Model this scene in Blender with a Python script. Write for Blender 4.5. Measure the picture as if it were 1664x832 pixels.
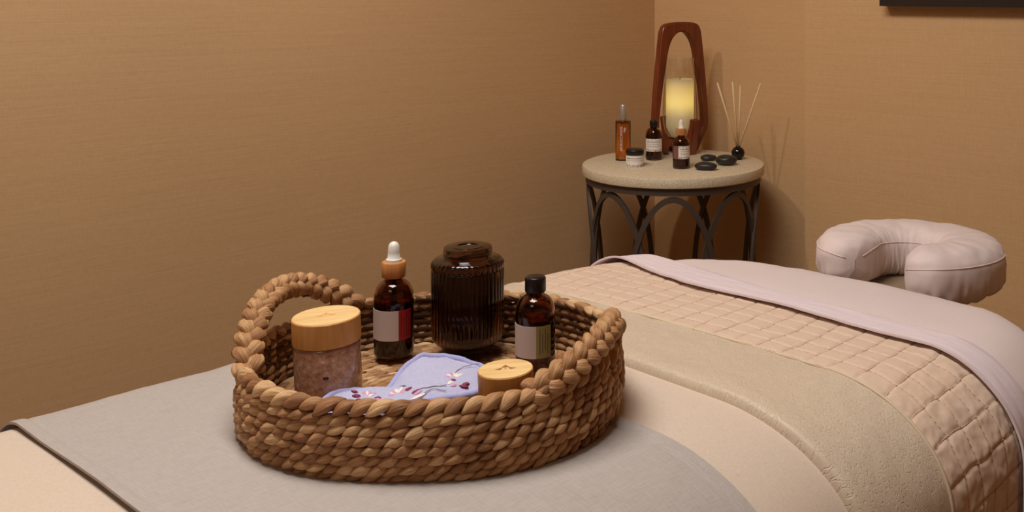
import bpy, bmesh, math, random
import numpy as np
from mathutils import Vector, Matrix, noise
random.seed(7)
R = math.radians
PI = math.pi
scene = bpy.context.scene
for o in list(bpy.data.objects):
    bpy.data.objects.remove(o, do_unlink=True)
COL = scene.collection

# ------------------------------------------------------------------ camera
# World: x runs along the left wall towards the head of the table, y towards the left wall.
H = 1.12                                   # eye height
F_PX, CX, CY = 1710.0, 1110.0, -17.0       # level view camera with shifted lens
cam_d = bpy.data.cameras.new('camera')
cam = bpy.data.objects.new('camera', cam_d)
COL.objects.link(cam)
cam.location = (0, 0, H)
cam.rotation_euler = (R(90), 0, -math.atan2(.7594, .6506))
cam_d.sensor_width = 36
cam_d.lens = F_PX / 1664 * 36
cam_d.shift_x = (832 - CX) / 1664
cam_d.shift_y = -(416 - CY) / 1664
cam_d.clip_start = .02
scene.camera = cam

# ------------------------------------------------------------------ world, lights, exposure
world = bpy.data.worlds.new('world')
scene.world = world
world.use_nodes = True
world.node_tree.nodes['Background'].inputs[0].default_value = (1, .85, .7, 1)
world.node_tree.nodes['Background'].inputs[1].default_value = .05
scene.view_settings.view_transform = 'Standard'
scene.view_settings.look = 'None'
scene.view_settings.gamma = 1
scene.view_settings.use_curve_mapping = False
scene.view_settings.exposure = 0.0


def area(name, loc, target, size, power, color, size_y=None, spread=180):
    d = bpy.data.lights.new(name, 'AREA')
    d.shape = 'RECTANGLE' if size_y else 'DISK'
    d.size = size
    if size_y:
        d.size_y = size_y
    d.energy = power
    d.color = color
    d.spread = R(spread)
    o = bpy.data.objects.new(name, d)
    COL.objects.link(o)
    o.location = loc
    v = Vector(target) - Vector(loc)
    o.rotation_euler = v.to_track_quat('-Z', 'Y').to_euler()
    return o


area('ceiling_panel_light', (0.46, 0.98, 2.42), (0.60, .98, 0), .9, 33, (1, .99, .96), .7)
area('rear_fill_light', (-1.0, 0.2, 2.42), (-.6, .5, 0), .8, 5, (1, .99, .96), .8)  # unseen fill added behind the camera, brightens the near side faces
sp = bpy.data.lights.new('corner_spot_light', 'SPOT')
sp.energy = 35
sp.color = (1, .86, .68)
sp.spot_size = R(74)
sp.spot_blend = .9
sp.shadow_soft_size = .045
spo = bpy.data.objects.new('corner_spot_light', sp)
COL.objects.link(spo)
spo.location = (0.60, 1.84, 2.34)
spo.rotation_euler = (Vector((2.25, 1.85, .80)) - spo.location).to_track_quat('-Z', 'Y').to_euler()

# ------------------------------------------------------------------ helpers
def lin(c):
    return tuple(((x / 255) / 12.92 if x / 255 <= .04045 else ((x / 255 + .055) / 1.055) ** 2.4) for x in c) + (1,)


def obj(name, me, material=None, parent=None, smooth=False):
    if isinstance(me, bmesh.types.BMesh):
        m = bpy.data.meshes.new(name)
        me.to_mesh(m)
        me.free()
        me = m
    o = bpy.data.objects.new(name, me)
    COL.objects.link(o)
    if material:
        if not me.materials:
            me.materials.append(material)
    if smooth:
        for p in me.polygons:
            p.use_smooth = True
    if parent:
        o.parent = parent
    return o


def tag(o, label, cat, group=None):
    o['label'] = label
    o['category'] = cat
    if group:
        o['group'] = group
    return o


def thing(name, label, cat, loc=(0, 0, 0), rz=0, group=None):
    o = bpy.data.objects.new(name, None)
    COL.objects.link(o)
    o.empty_display_size = .02
    o.location = loc
    o.rotation_euler = (0, 0, rz)
    return tag(o, label, cat, group)


def face_cam(x, y):
    return math.atan2(-x, y)      # rotation that turns local -Y to the viewer


def bm_box(bm, c, s, rot=None):
    ret = bmesh.ops.create_cube(bm, size=1)
    M = Matrix.Translation(c) @ (rot.to_4x4() if rot else Matrix.Identity(4)) @ Matrix.Diagonal((s[0], s[1], s[2], 1))
    bmesh.ops.transform(bm, matrix=M, verts=ret['verts'])
    return ret['verts']


def box(name, lo, hi, material, parent=None, bevel=0):
    bm = bmesh.new()
    c = [(a + b) / 2 for a, b in zip(lo, hi)]
    bm_box(bm, c, [b - a for a, b in zip(lo, hi)])
    if bevel:
        bmesh.ops.bevel(bm, geom=bm.edges[:], offset=bevel, segments=2, affect='EDGES', profile=.5)
    return obj(name, bm, material, parent)


def pydata(name, v, f, material=None, parent=None, smooth=True):
    me = bpy.data.meshes.new(name)
    me.from_pydata([tuple(p) for p in v], [], f)
    me.update()
    return obj(name, me, material, parent, smooth)


def lathe_data(prof, n=48, ribs=None):
    v, f = [], []
    m = len(prof)
    for i in range(n):
        a = 2 * PI * i / n
        for (r, z) in prof:
            rr = r * (1 + (ribs(a, r, z) if ribs else 0))
            v.append((rr * math.cos(a), rr * math.sin(a), z))
    for i in range(n):
        j = (i + 1) % n
        for k in range(m - 1):
            f.append((i * m + k, j * m + k, j * m + k + 1, i * m + k + 1))
    if prof[0][0] > 1e-6:
        f.append(tuple(i * m for i in range(n))[::-1])
    if prof[-1][0] > 1e-6:
        f.append(tuple(i * m + m - 1 for i in range(n)))
    return v, f


def sharp_by_angle(o, ang=40):
    bm = bmesh.new()
    bm.from_mesh(o.data)
    bmesh.ops.remove_doubles(bm, verts=bm.verts[:], dist=1e-6)
    for e in bm.edges:
        if len(e.link_faces) == 2 and e.calc_face_angle(0) > R(ang):
            e.smooth = False
    bmesh.ops.recalc_face_normals(bm, faces=bm.faces[:])
    for fc in bm.faces:
        fc.smooth = True
    bm.to_mesh(o.data)
    bm.free()


def lathe(name, prof, material, parent=None, n=48, ribs=None, ang=35):
    v, f = lathe_data(prof, n, ribs)
    o = pydata(name, v, f, material, parent)
    sharp_by_angle(o, ang)
    return o


def tube_data(pts, rad, n=8, closed=False, cap=True, scale=(1, 1), upv=Vector((0, 0, 1))):
    """sweep of an ellipse along a polyline; rad number or list"""
    v, f = [], []
    P = [Vector(p) for p in pts]
    m = len(P)
    for i, p in enumerate(P):
        if closed:
            t = P[(i + 1) % m] - P[i - 1]
        else:
            t = P[min(i + 1, m - 1)] - P[max(i - 1, 0)]
        t.normalize()
        a = upv.cross(t)
        if a.length < 1e-4:
            a = Vector((1, 0, 0)).cross(t)
        a.normalize()
        b = t.cross(a)
        r = rad[i] if hasattr(rad, '__len__') else rad
        for k in range(n):
            th = 2 * PI * k / n
            v.append(p + a * (r * scale[0] * math.cos(th)) + b * (r * scale[1] * math.sin(th)))
    rng = m if closed else m - 1
    for i in range(rng):
        j = (i + 1) % m
        for k in range(n):
            l = (k + 1) % n
            f.append((i * n + k, i * n + l, j * n + l, j * n + k))
    if not closed and cap:
        f.append(tuple(range(n))[::-1])
        f.append(tuple((m - 1) * n + k for k in range(n)))
    return v, f


def tube(name, pts, rad, material, parent=None, n=8, **kw):
    v, f = tube_data(pts, rad, n, **kw)
    return pydata(name, v, f, material, parent)


# ------------------------------------------------------------------ materials
def new_mat(name):
    m = bpy.data.materials.new(name)
    m.use_nodes = True
    nt = m.node_tree
    b = nt.nodes['Principled BSDF']
    return m, nt, b


class NT:
    def __init__(s, nt):
        s.nt = nt

    def n(s, t, **kw):
        nd = s.nt.nodes.new(t)
        for k, v in kw.items():
            setattr(nd, k, v)
        return nd

    def l(s, a, b):
        s.nt.links.new(a, b)

    def coord(s, kind='Object', scale=(1, 1, 1), rot=(0, 0, 0)):
        tc = s.n('ShaderNodeTexCoord')
        mp = s.n('ShaderNodeMapping')
        mp.inputs['Scale'].default_value = scale
        mp.inputs['Rotation'].default_value = rot
        s.l(tc.outputs[kind], mp.inputs[0])
        return mp.outputs[0]

    def noise(s, vec, scale=5, detail=3, rough=.5, dist=0):
        nd = s.n('ShaderNodeTexNoise')
        nd.inputs['Scale'].default_value = scale
        nd.inputs['Detail'].default_value = detail
        nd.inputs['Roughness'].default_value = rough
        nd.inputs['Distortion'].default_value = dist
        if vec:
            s.l(vec, nd.inputs['Vector'])
        return nd.outputs['Fac']

    def ramp(s, fac, stops):
        r = s.n('ShaderNodeValToRGB')
        el = r.color_ramp.elements
        while len(el) < len(stops):
            el.new(.5)
        for e, (p, c) in zip(el, stops):
            e.position = p
            e.color = c if len(c) == 4 else lin(c)
        s.l(fac, r.inputs[0])
        return r.outputs[0]

    def math(s, op, a, b=None):
        nd = s.n('ShaderNodeMath', operation=op)
        for i, x in enumerate((a, b)):
            if x is None:
                continue
            if isinstance(x, (int, float)):
                nd.inputs[i].default_value = x
            else:
                s.l(x, nd.inputs[i])
        return nd.outputs[0]

    def bump(s, h, strength=.3, dist=.001, normal=None):
        b = s.n('ShaderNodeBump')
        b.inputs['Strength'].default_value = strength
        b.inputs['Distance'].default_value = dist
        s.l(h, b.inputs['Height'])
        if normal:
            s.l(normal, b.inputs['Normal'])
        return b.outputs[0]


def plain(name, rgb, rough=.5, metal=0, spec=.5, coat=0, trans=0, ior=1.45, sheen=0):
    m, nt, b = new_mat(name)
    b.inputs['Base Color'].default_value = lin(rgb)
    b.inputs['Roughness'].default_value = rough
    b.inputs['Metallic'].default_value = metal
    b.inputs['Specular IOR Level'].default_value = spec
    b.inputs['Coat Weight'].default_value = coat
    b.inputs['Transmission Weight'].default_value = trans
    b.inputs['IOR'].default_value = ior
    b.inputs['Sheen Weight'].default_value = sheen
    return m


def wallpaper():
    m, nt, b = new_mat('grasscloth_wallpaper')
    k = NT(nt)
    n1 = k.noise(k.coord('Object', (5, 5, 420)), 1.0, 4, .6)
    n2 = k.noise(k.coord('Object', (60, 60, 900)), 1.0, 2, .5)
    n3 = k.noise(k.coord('Object', (500, 500, 60)), 1.0, 2, .5)
    mix = k.math('ADD', k.math('MULTIPLY', n1, .40), k.math('ADD', k.math('MULTIPLY', n2, .32), k.math('MULTIPLY', n3, .28)))
    c = k.ramp(mix, [(.28, (192, 151, 106)), (.5, (203, 163, 118)), (.72, (212, 173, 129))])
    k.l(c, b.inputs['Base Color'])
    b.inputs['Roughness'].default_value = .75
    b.inputs['Specular IOR Level'].default_value = .25
    k.l(k.bump(mix, .22, .0010), b.inputs['Normal'])
    return m


def fabric(name, rgb, rgb2, scale=(900, 300), rough=.85, bump=.25, speck=None, sheen=.15, kind='Object', satin=0):
    m, nt, b = new_mat(name)
    k = NT(nt)
    a = k.noise(k.coord(kind, (scale[0], scale[1], scale[1])), 1, 2, .5)
    c2 = k.noise(k.coord(kind, (scale[1], scale[0], scale[0])), 1, 2, .5)
    mix = k.math('MULTIPLY', k.math('ADD', a, c2), .5)
    col = k.ramp(mix, [(.35, rgb2), (.65, rgb)])
    if speck:
        v = k.n('ShaderNodeTexNoise')
        v.inputs['Scale'].default_value = speck[0]
        v.inputs['Detail'].default_value = 1
        k.l(k.coord(kind, (1, 1, 1)), v.inputs['Vector'])
        fac = k.ramp(v.outputs['Fac'], [(speck[1], (0, 0, 0, 1)), (speck[1] + .03, (1, 1, 1, 1))])
        mx = k.n('ShaderNodeMix', data_type='RGBA')
        k.l(k.math('MULTIPLY', fac, speck[3]), mx.inputs[0])
        k.l(col, mx.inputs[6])
        mx.inputs[7].default_value = lin(speck[2])
        col = mx.outputs[2]
        mix = k.math('ADD', mix, k.math('MULTIPLY', fac, .6))
    k.l(col, b.inputs['Base Color'])
    b.inputs['Roughness'].default_value = rough
    b.inputs['Sheen Weight'].default_value = sheen
    b.inputs['Specular IOR Level'].default_value = .3
    k.l(k.bump(mix, bump, .0006), b.inputs['Normal'])
    return m


def satin_mat():
    m, nt, b = new_mat('embroidered_champagne_satin')
    k = NT(nt)
    v = k.coord('UV', (1, 1, 1))
    w = k.n('ShaderNodeTexWave')
    w.inputs['Scale'].default_value = 30
    w.inputs['Distortion'].default_value = 14
    w.inputs['Detail'].default_value = 2
    w.inputs['Detail Scale'].default_value = 3.2
    k.l(v, w.inputs['Vector'])
    line = k.ramp(w.outputs['Fac'], [(.0, (0, 0, 0, 1)), (.16, (1, 1, 1, 1))])
    n = k.noise(v, 300, 1)
    dots = k.ramp(n, [(.73, (0, 0, 0, 1)), (.76, (1, 1, 1, 1))])
    base = k.ramp(k.noise(k.coord('UV', (300, 900, 1)), 1, 2), [(.35, (200, 178, 152)), (.65, (212, 191, 167))])
    mx = k.n('ShaderNodeMix', data_type='RGBA')
    k.l(dots, mx.inputs[0])
    k.l(base, mx.inputs[6])
    mx.inputs[7].default_value = lin((236, 220, 190))
    k.l(mx.outputs[2], b.inputs['Base Color'])
    b.inputs['Roughness'].default_value = .5
    b.inputs['Sheen Weight'].default_value = .2
    b.inputs['Specular IOR Level'].default_value = .45
    nrm = k.bump(line, .5, .0008)
    k.l(k.bump(dots, .4, .0012, nrm), b.inputs['Normal'])
    return m


def straw_mat():
    m, nt, b = new_mat('dried_water_hyacinth')
    k = NT(nt)
    oi = k.n('ShaderNodeObjectInfo')
    at = k.n('ShaderNodeAttribute', attribute_name='rnd')
    rnd = k.math('FRACT', k.math('ADD', oi.outputs['Random'], at.outputs['Fac']))
    uv = k.coord('UV', (2.2, 26, 1))
    ad = k.n('ShaderNodeVectorMath', operation='ADD')
    cmb = k.n('ShaderNodeCombineXYZ')
    k.l(k.math('MULTIPLY', rnd, 37.0), cmb.inputs[2])
    k.l(uv, ad.inputs[0])
    k.l(cmb.outputs[0], ad.inputs[1])
    fib = k.noise(ad.outputs[0], 1.0, 4, .65, .4)
    uv2 = k.coord('UV', (1.2, 5, 1))
    ad2 = k.n('ShaderNodeVectorMath', operation='ADD')
    k.l(uv2, ad2.inputs[0])
    k.l(cmb.outputs[0], ad2.inputs[1])
    fold = k.noise(ad2.outputs[0], 1.0, 1, .5)
    val = k.math('ADD', k.math('MULTIPLY', fib, .45), k.math('ADD', k.math('MULTIPLY', rnd, .33), k.math('MULTIPLY', fold, .22)))
    c = k.ramp(val, [(.22, (104, 64, 38)), (.42, (166, 116, 74)), (.6, (202, 156, 108)), (.78, (230, 196, 150))])
    k.l(c, b.inputs['Base Color'])
    b.inputs['Roughness'].default_value = .55
    b.inputs['Specular IOR Level'].default_value = .35
    n1 = k.bump(fold, .8, .004)
    k.l(k.bump(fib, .7, .002, n1), b.inputs['Normal'])
    return m


def wood_mat(name, dark, light, scale=(3, 60, 60), rough=.4, coat=0.0, kind='Object'):
    m, nt, b = new_mat(name)
    k = NT(nt)
    n1 = k.noise(k.coord(kind, scale), 1, 4, .6, .6)
    n2 = k.noise(k.coord(kind, tuple(s * 5 for s in scale)), 1, 2, .5)
    v = k.math('ADD', k.math('MULTIPLY', n1, .75), k.math('MULTIPLY', n2, .25))
    k.l(k.ramp(v, [(.32, dark), (.68, light)]), b.inputs['Base Color'])
    b.inputs['Roughness'].default_value = rough
    b.inputs['Coat Weight'].default_value = coat
    k.l(k.bump(v, .12, .0005), b.inputs['Normal'])
    return m


def amber_glass(name='amber_glass', rgb=(156, 104, 54), rough=.03):
    m, nt, b = new_mat(name)
    b.inputs['Base Color'].default_value = lin(rgb)
    b.inputs['Roughness'].default_value = rough
    b.inputs['Transmission Weight'].default_value = 1
    b.inputs['IOR'].default_value = 1.48
    return m


def speckled(name, stops, scale, rough=.6, bump=.3, extra=None, coat=0):
    m, nt, b = new_mat(name)
    k = NT(nt)
    n1 = k.noise(k.coord('Object', (1, 1, 1)), scale, 3, .7)
    k.l(k.ramp(n1, stops), b.inputs['Base Color'])
    b.inputs['Roughness'].default_value = rough
    b.inputs['Coat Weight'].default_value = coat
    b.inputs['Coat Roughness'].default_value = .05
    k.l(k.bump(n1, bump, .0008), b.inputs['Normal'])
    return m


M = {}
M['wall'] = wallpaper()
M['ceiling'] = plain('ceiling_paint', (214, 196, 172), .9)
M['floor'] = wood_mat('floor_boards', (92, 66, 44), (128, 94, 64), (2, 30, 30), .45)
M['trim'] = plain('trim_paint', (150, 112, 78), .6)
M['panel_frame'] = plain('black_frame', (38, 30, 26), .35)
M['panel_face'] = speckled('dark_panel_face', [(.3, (44, 32, 26)), (.6, (64, 46, 36))], 6, .3, .05)
M['cream'] = fabric('cream_blanket_cloth', (214, 193, 173), (205, 183, 163), (700, 200), .9, .2, (120, .70, (205, 172, 148), .5))
M['grey'] = fabric('grey_linen', (184, 172, 163), (168, 156, 148), (1100, 60), .9, .3)
M['quilt'] = fabric('peach_quilt_cotton', (222, 193, 169), (213, 184, 160), (900, 300), .7, .15, sheen=.2)
M['satin'] = satin_mat()
M['thread'] = plain('gold_thread', (216, 194, 164), .6)
M['qthread'] = plain('quilting_thread', (186, 146, 114), .7)
M['sheet'] = fabric('pale_pink_sheet', (226, 208, 203), (219, 200, 195), (900, 300), .8, .12, sheen=.2)
M['sheet_band'] = fabric('pale_lilac_sheet', (230, 212, 214), (223, 205, 207), (900, 300), .8, .12, sheen=.2)
M['cradle'] = fabric('cradle_cover_cotton', (228, 209, 203), (221, 201, 195), (900, 300), .75, .1, sheen=.2)
M['straw'] = straw_mat()
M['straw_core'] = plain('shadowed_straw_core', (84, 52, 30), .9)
M['bamboo'] = wood_mat('bamboo', (214, 168, 104), (240, 206, 148), (12, 160, 12), .42)
M['bamboo_dark'] = wood_mat('bamboo_collar', (176, 110, 56), (206, 140, 78), (160, 160, 8), .42)
M['bamboo_side'] = wood_mat('bamboo_side', (190, 128, 64), (214, 156, 88), (140, 140, 10), .42)
M['amber'] = amber_glass()
M['liquid'] = amber_glass('amber_liquid', (196, 142, 82), .0)
M['liquid'].node_tree.nodes['Principled BSDF'].inputs['IOR'].default_value = 1.33
M['smoke'] = amber_glass('smoked_brown_glass', (134, 88, 60), .06)
M['smoke_dark'] = amber_glass('smoked_lid_glass', (84, 52, 36), .06)
M['wax_brown'] = plain('wax_in_jar', (120, 78, 58), .6)
M['black'] = plain('black_plastic', (24, 20, 19), .32)
M['rubber'] = plain('white_rubber', (232, 226, 216), .4)
M['label'] = plain('label_paper', (200, 180, 172), .6)
M['label_red'] = plain('label_red', (146, 22, 26), .5)
M['label_green'] = plain('label_green', (140, 128, 84), .6)
M['ink'] = plain('ink', (48, 34, 30), .7)
M['ink_red'] = plain('dark_red_ink', (96, 12, 16), .7)
M['white_label'] = plain('white_label', (226, 216, 206), .6)
M['plum_label'] = plain('plum_label', (122, 78, 76), .6)
M['scrub'] = speckled('salt_scrub', [(.25, (120, 78, 58)), (.45, (164, 114, 84)), (.60, (184, 136, 108)), (.78, (222, 190, 170))], 170, .5, .35, coat=.9)
M['clear'] = plain('clear_glass', (250, 250, 248), .02, trans=1, ior=1.45)
M['frost'] = plain('frosted_jar', (196, 156, 116), .35, coat=.2)
M['lav'] = fabric('lavender_cotton', (190, 187, 212), (176, 173, 202), (700, 250), .85, .2, sheen=.2)
M['lav_edge'] = fabric('lavender_binding', (174, 172, 212), (160, 158, 202), (700, 250), .85, .2)
M['plum'] = plain('plum_lining', (92, 40, 44), .8)
M['pink'] = plain('pink_thread', (206, 150, 176), .6)
M['burg'] = plain('burgundy_thread', (128, 38, 66), .6)
M['ivory'] = plain('ivory_thread', (238, 224, 214), .6)
M['stem'] = plain('grey_stem_thread', (150, 134, 136), .7)
M['stone_top'] = speckled('cast_stone', [(.35, (186, 168, 140)), (.5, (206, 190, 162)), (.65, (220, 206, 180))], 260, .55, .12)
M['iron'] = plain('dark_bronze_iron', (84, 72, 64), .5, metal=.4)
M['walnut'] = wood_mat('red_walnut', (88, 36, 18), (134, 62, 30), (60, 60, 6), .3, .2)
M['pebble'] = speckled('black_basalt', [(.3, (30, 27, 25)), (.7, (44, 40, 37))], 180, .42, .15)
M['reed'] = plain('rattan_reed', (222, 190, 146), .7)
M['oil'] = amber_glass('orange_oil_glass', (252, 214, 156), .04)
M['silver'] = plain('brushed_silver_cap', (190, 182, 172), .35, metal=.7)
M['steel'] = plain('table_steel', (120, 112, 104), .4, metal=.8)
M['vinyl'] = plain('table_vinyl', (150, 128, 104), .5)

# ------------------------------------------------------------------ room
TW = 2.146           # left wall plane (y)
SN = 2.372           # alcove back wall plane (x)
SR = 2.285           # right-hand wall, standing 9 cm proud
ST = 1.54            # y where it steps
X0, Y0, ZC = -2.2, -1.5, 2.45


def struct(o):
    o['kind'] = 'structure'
    return o


struct(box('floor', (X0 - .1, Y0 - .1, -.06), (SN + .1, TW + .1, 0), M['floor']))
struct(box('ceiling', (X0 - .1, Y0 - .1, ZC), (SN + .1, TW + .1, ZC + .08), M['ceiling']))
struct(box('wall_left', (X0 - .1, TW, 0), (SN + .1, TW + .1, ZC), M['wall']))
struct(box('wall_alcove', (SN, ST - .3, 0), (SN + .1, TW, ZC), M['wall']))
struct(box('wall_right', (SR, Y0, 0), (SR + .0868, ST, ZC), M['wall']))
struct(box('wall_rear', (X0 - .1, Y0, 0), (X0, TW, ZC), M['wall']))
struct(box('wall_near', (X0 - .1, Y0 - .1, 0), (SN + .1, Y0, ZC), M['wall']))
struct(box('baseboard_left', (X0, TW - .014, 0), (SN, TW, .10), M['trim'], bevel=.003))
struct(box('baseboard_alcove', (SN - .014, ST, 0), (SN, TW - .014, .10), M['trim'], bevel=.003))
struct(box('baseboard_right', (SR - .014, Y0, 0), (SR, ST, .10), M['trim'], bevel=.003))

# dark framed panel on the right wall
pn = thing('wall_panel', 'dark framed panel hung on the wall at the top right corner', 'picture frame', (SR, .78, H - .04))
bm = bmesh.new()
for lo, hi in (((-.035, -.52, 0), (0, .52, .03)), ((-.035, -.52, .57), (0, .52, .60)), ((-.035, -.52, .03), (0, -.49, .57)), ((-.035, .49, .03), (0, .52, .57))):
    c = [(a + b) / 2 for a, b in zip(lo, hi)]
    bm_box(bm, c, [b - a for a, b in zip(lo, hi)])
obj('frame', bm, M['panel_frame'], pn)
box('panel_face', (-.026, -.49, .03), (-.006, .49, .57), M['panel_face'], pn)

# ------------------------------------------------------------------ massage table and its covers
ZB = H - .4655       # table surface under the covers
S_END = 1.478


def S01(a, b, x):
    x = min(max((x - a) / (b - a), 0), 1)
    return x * x * (3 - 2 * x)


_cache = {}


def profile(s):
    """cross-section of the made-up table at s: arrays arclength w (0 at y=.9, + to the near side), y, z, normal"""
    key = round(s, 3)
    if key in _cache:
        return _cache[key]
    q = S01(.9, 1.22, s)
    t1, t0, h = .745 - .115 * q, .553 - .031 * q, .125 - .022 * q
    ft1, ft0, fh = 1.235 - .01 * q, 1.31 - .01 * q, .06
    corner = max(0, s - (S_END - .14))
    cut = .14 - math.sqrt(max(.14 ** 2 - corner ** 2, 0))
    dfar = min(max(0, s - 1.128), .318)
    cutf = .32 - math.sqrt(.32 ** 2 - dfar ** 2)
    t1 += cut; t0 += cut; ft1 -= cutf; ft0 -= cutf
    pts = [(ft0, -.42), (ft0, -.3), (ft0, -.2), (ft0, -fh - .03)]
    for i in range(19):
        a = R(90) * i / 18
        pts.append((ft1 + (ft0 - ft1) * math.cos(a), -fh + fh * math.sin(a)))
    for i in range(1, 12):
        pts.append((ft1 + (t1 - ft1) * i / 12, .004 * math.sin(PI * i / 12)))
    for i in range(25):
        a = R(90) * i / 24
        pts.append((t1 + (t0 - t1) * math.sin(a), -h + h * math.cos(a)))
    pts += [(t0, -h - .04), (t0, -.25), (t0, -.35), (t0, -.42)]
    P = np.array(pts)
    d = np.r_[0, np.cumsum(np.hypot(*np.diff(P, axis=0).T))]
    k = np.argmin(np.abs(P[:, 0] - .9) + (P[:, 1] < -.05) * 9)
    w0 = np.interp(.9, P[[k + 1, k, k - 1], 0] if P[k + 1, 0] < P[k - 1, 0] else P[[k - 1, k, k + 1], 0],
                   d[[k + 1, k, k - 1]] if P[k + 1, 0] < P[k - 1, 0] else d[[k - 1, k, k + 1]])
    g = np.gradient(P, d, axis=0)
    N = np.c_[-g[:, 1], g[:, 0]]
    # outward: up on the top, -y on the near side, +y on the far side
    flip = np.where(np.abs(N[:, 1]) > .02, N[:, 1] < 0, np.sign(P[:, 0] - .9) * N[:, 0] < 0)
    N[flip] *= -1
    N /= np.linalg.norm(N, axis=1)[:, None]
    _cache[key] = (d - w0, P, N)
    return _cache[key]


def bed_pt(s, w, off):
    d, P, N = profile(s)
    y = np.interp(w, d, P[:, 0]); z = np.interp(w, d, P[:, 1])
    ny = np.interp(w, d, N[:, 0]); nz = np.interp(w, d, N[:, 1])
    l = math.hypot(ny, nz) or 1
    return Vector((s, y + ny / l * off, ZB + z + nz / l * off))


def wr(x, y, sc, seed=0):
    return noise.noise(Vector((x * sc, y * sc, seed * 7.3)))


def cover(name, s_of, n_s, w0, w1, n_w, off, material, parent=None, base=-.002, thick=None):
    """cloth layer: s_of(a, w) for a in 0..1, off(a, s, w) above the table surface; edges turn down to `base`"""
    v, f, uv = [], [], []
    ni, nj = n_s + 2, n_w + 2
    for i in range(ni):
        a = min(max((i - 1) / (n_s - 1), 0), 1)
        for j in range(nj):
            b = min(max((j - 1) / (n_w - 1), 0), 1)
            w = w0 + (w1 - w0) * b
            s = s_of(a, w)
            edge = i in (0, ni - 1) or j in (0, nj - 1)
            o = off(a, s, w)
            if edge:
                o = o - thick if thick else base
            v.append(bed_pt(s, w, o))
            uv.append((s, w))
    for i in range(ni - 1):
        for j in range(nj - 1):
            f.append((i * nj + j, i * nj + j + 1, (i + 1) * nj + j + 1, (i + 1) * nj + j))
    o = pydata(name, v, f, material, parent)
    bm = bmesh.new()
    bm.from_mesh(o.data)
    bmesh.ops.recalc_face_normals(bm, faces=bm.faces[:])
    bm.to_mesh(o.data)
    bm.free()
    ul = o.data.uv_layers.new(name='UVMap')
    for lp in o.data.loops:
        ul.data[lp.index].uv = uv[lp.vertex_index]
    sharp_by_angle(o, 50)
    return o


# massage table itself
mt = thing('massage_table', 'padded massage table standing under the layered bedding', 'massage table', (.52, .9, 0))
bm = bmesh.new()
bm_box(bm, (0, 0, ZB - .105), (1.70, .50, .15))
bmesh.ops.bevel(bm, geom=bm.edges[:], offset=.045, segments=3, affect='EDGES')
obj('cushion', bm, M['vinyl'], mt)
box('frame', (-.88, -.28, ZB - .25), (.88, .28, ZB - .165), M['floor'], mt, .005)
for sx in (-.8, .8):
    for sy in (-.24, .24):
        box('leg', (sx - .03, sy - .03, 0), (sx + .03, sy + .03, ZB - .25), M['floor'], mt, .006)

# fitted sheet over the whole table, with a rounded head end
v, f = [], []
svals = [-.40, -.399] + list(np.linspace(-.3, 1.2, 24)) + list(np.linspace(1.22, S_END - .0005, 26))
cols = []
for s in svals:
    x = max(0, s - (S_END - .085)) / .085
    cols.append((s, -.055 * (1 - math.sqrt(max(0, 1 - x ** 2.4)))))
for dz in (.08, .13, .2, .3, .42):
    cols.append((S_END, -dz))
wv = np.linspace(-.76, .76, 130)
for (s, dz) in cols:
    for w in wv:
        p = bed_pt(min(s, S_END), w, .011 * S01(1.2, 1.32, s))
        rip = 0
        if s > 1.15:
            rip = .0016 * wr(s, w, 14, 2) + .0012 * wr(s * .3, w, 60, 5)
        p.z = max(p.z + dz + rip, ZB - .42)
        v.append(p)
nj = len(wv)
for i in range(len(cols) - 1):
    for j in range(nj - 1):
        f.append((i * nj + j, i * nj + j + 1, (i + 1) * nj + j + 1, (i + 1) * nj + j))
fs = pydata('fitted_sheet', v, f, M['sheet'])
bm = bmesh.new(); bm.from_mesh(fs.data)
bmesh.ops.remove_doubles(bm, verts=bm.verts[:], dist=1e-5)
bmesh.ops.recalc_face_normals(bm, faces=bm.faces[:]); bm.to_mesh(fs.data); bm.free()
tag(fs, 'pale pink fitted sheet stretched over the head of the massage table', 'sheet')

# cream blanket
cb = cover('cream_blanket', lambda a, w: -.39 + a * 1.55, 60, -.74, .74, 150,
           lambda a, s, w: .0045 + .0012 * wr(s, w, 9, 3), M['cream'])
tag(cb, 'cream speckled blanket lying flat over the massage table under the grey runner', 'blanket')

# grey runner
def run_off(a, s, w):
    e = min(s - .381, .805 - s)
    hem = .0016 * (1 - S01(.012, .017, abs(e))) if e < .02 else 0
    groove = -.0012 * math.exp(-((e - .017) / .0025) ** 2)
    lift = .0032 * math.exp(-((s - .381) / .02) ** 2) * (.6 + .4 * math.sin(w * 9 + 1)) + .0012 * math.exp(-((.805 - s) / .01) ** 2)
    return .0095 + hem + groove + lift + .0016 * wr(s, w, 11, 4) + .0006 * wr(s, w * .2, 60, 6)


gr = cover('bed_runner', lambda a, w: .381 + .424 * a + .004 * wr(a, w, 3, 8) * (1 if a < .5 else -1), 110, -.73, .73, 190, run_off, M['grey'], thick=.0026)
tag(gr, 'plain grey linen runner laid across the bed under the wicker basket', 'bed runner')

# quilt: satin band folded at its edge + quilted panel
QB = .0125
q_root = thing('quilt', 'peach quilted throw with champagne satin border across the bed', 'quilt', (0, 0, 0))


def band_s(a, w):
    return .925 + .14 * a + .006 * wr(0, w, 2.5, 11) * (1 - a)


def band_off(a, s, w):
    x = a * .14
    roll = .009 * math.sqrt(max(0, 1 - (1 - min(x / .008, 1)) ** 2))
    puff = .0022 * math.exp(-((x - .018) / .02) ** 2)
    return .005 + roll + puff + .0018 * wr(s, w, 16, 12) + .0008 * wr(s, w, 60, 14)


cover('satin_band', band_s, 60, -.74, .74, 260, band_off, M['satin'], q_root, base=.002)


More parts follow.
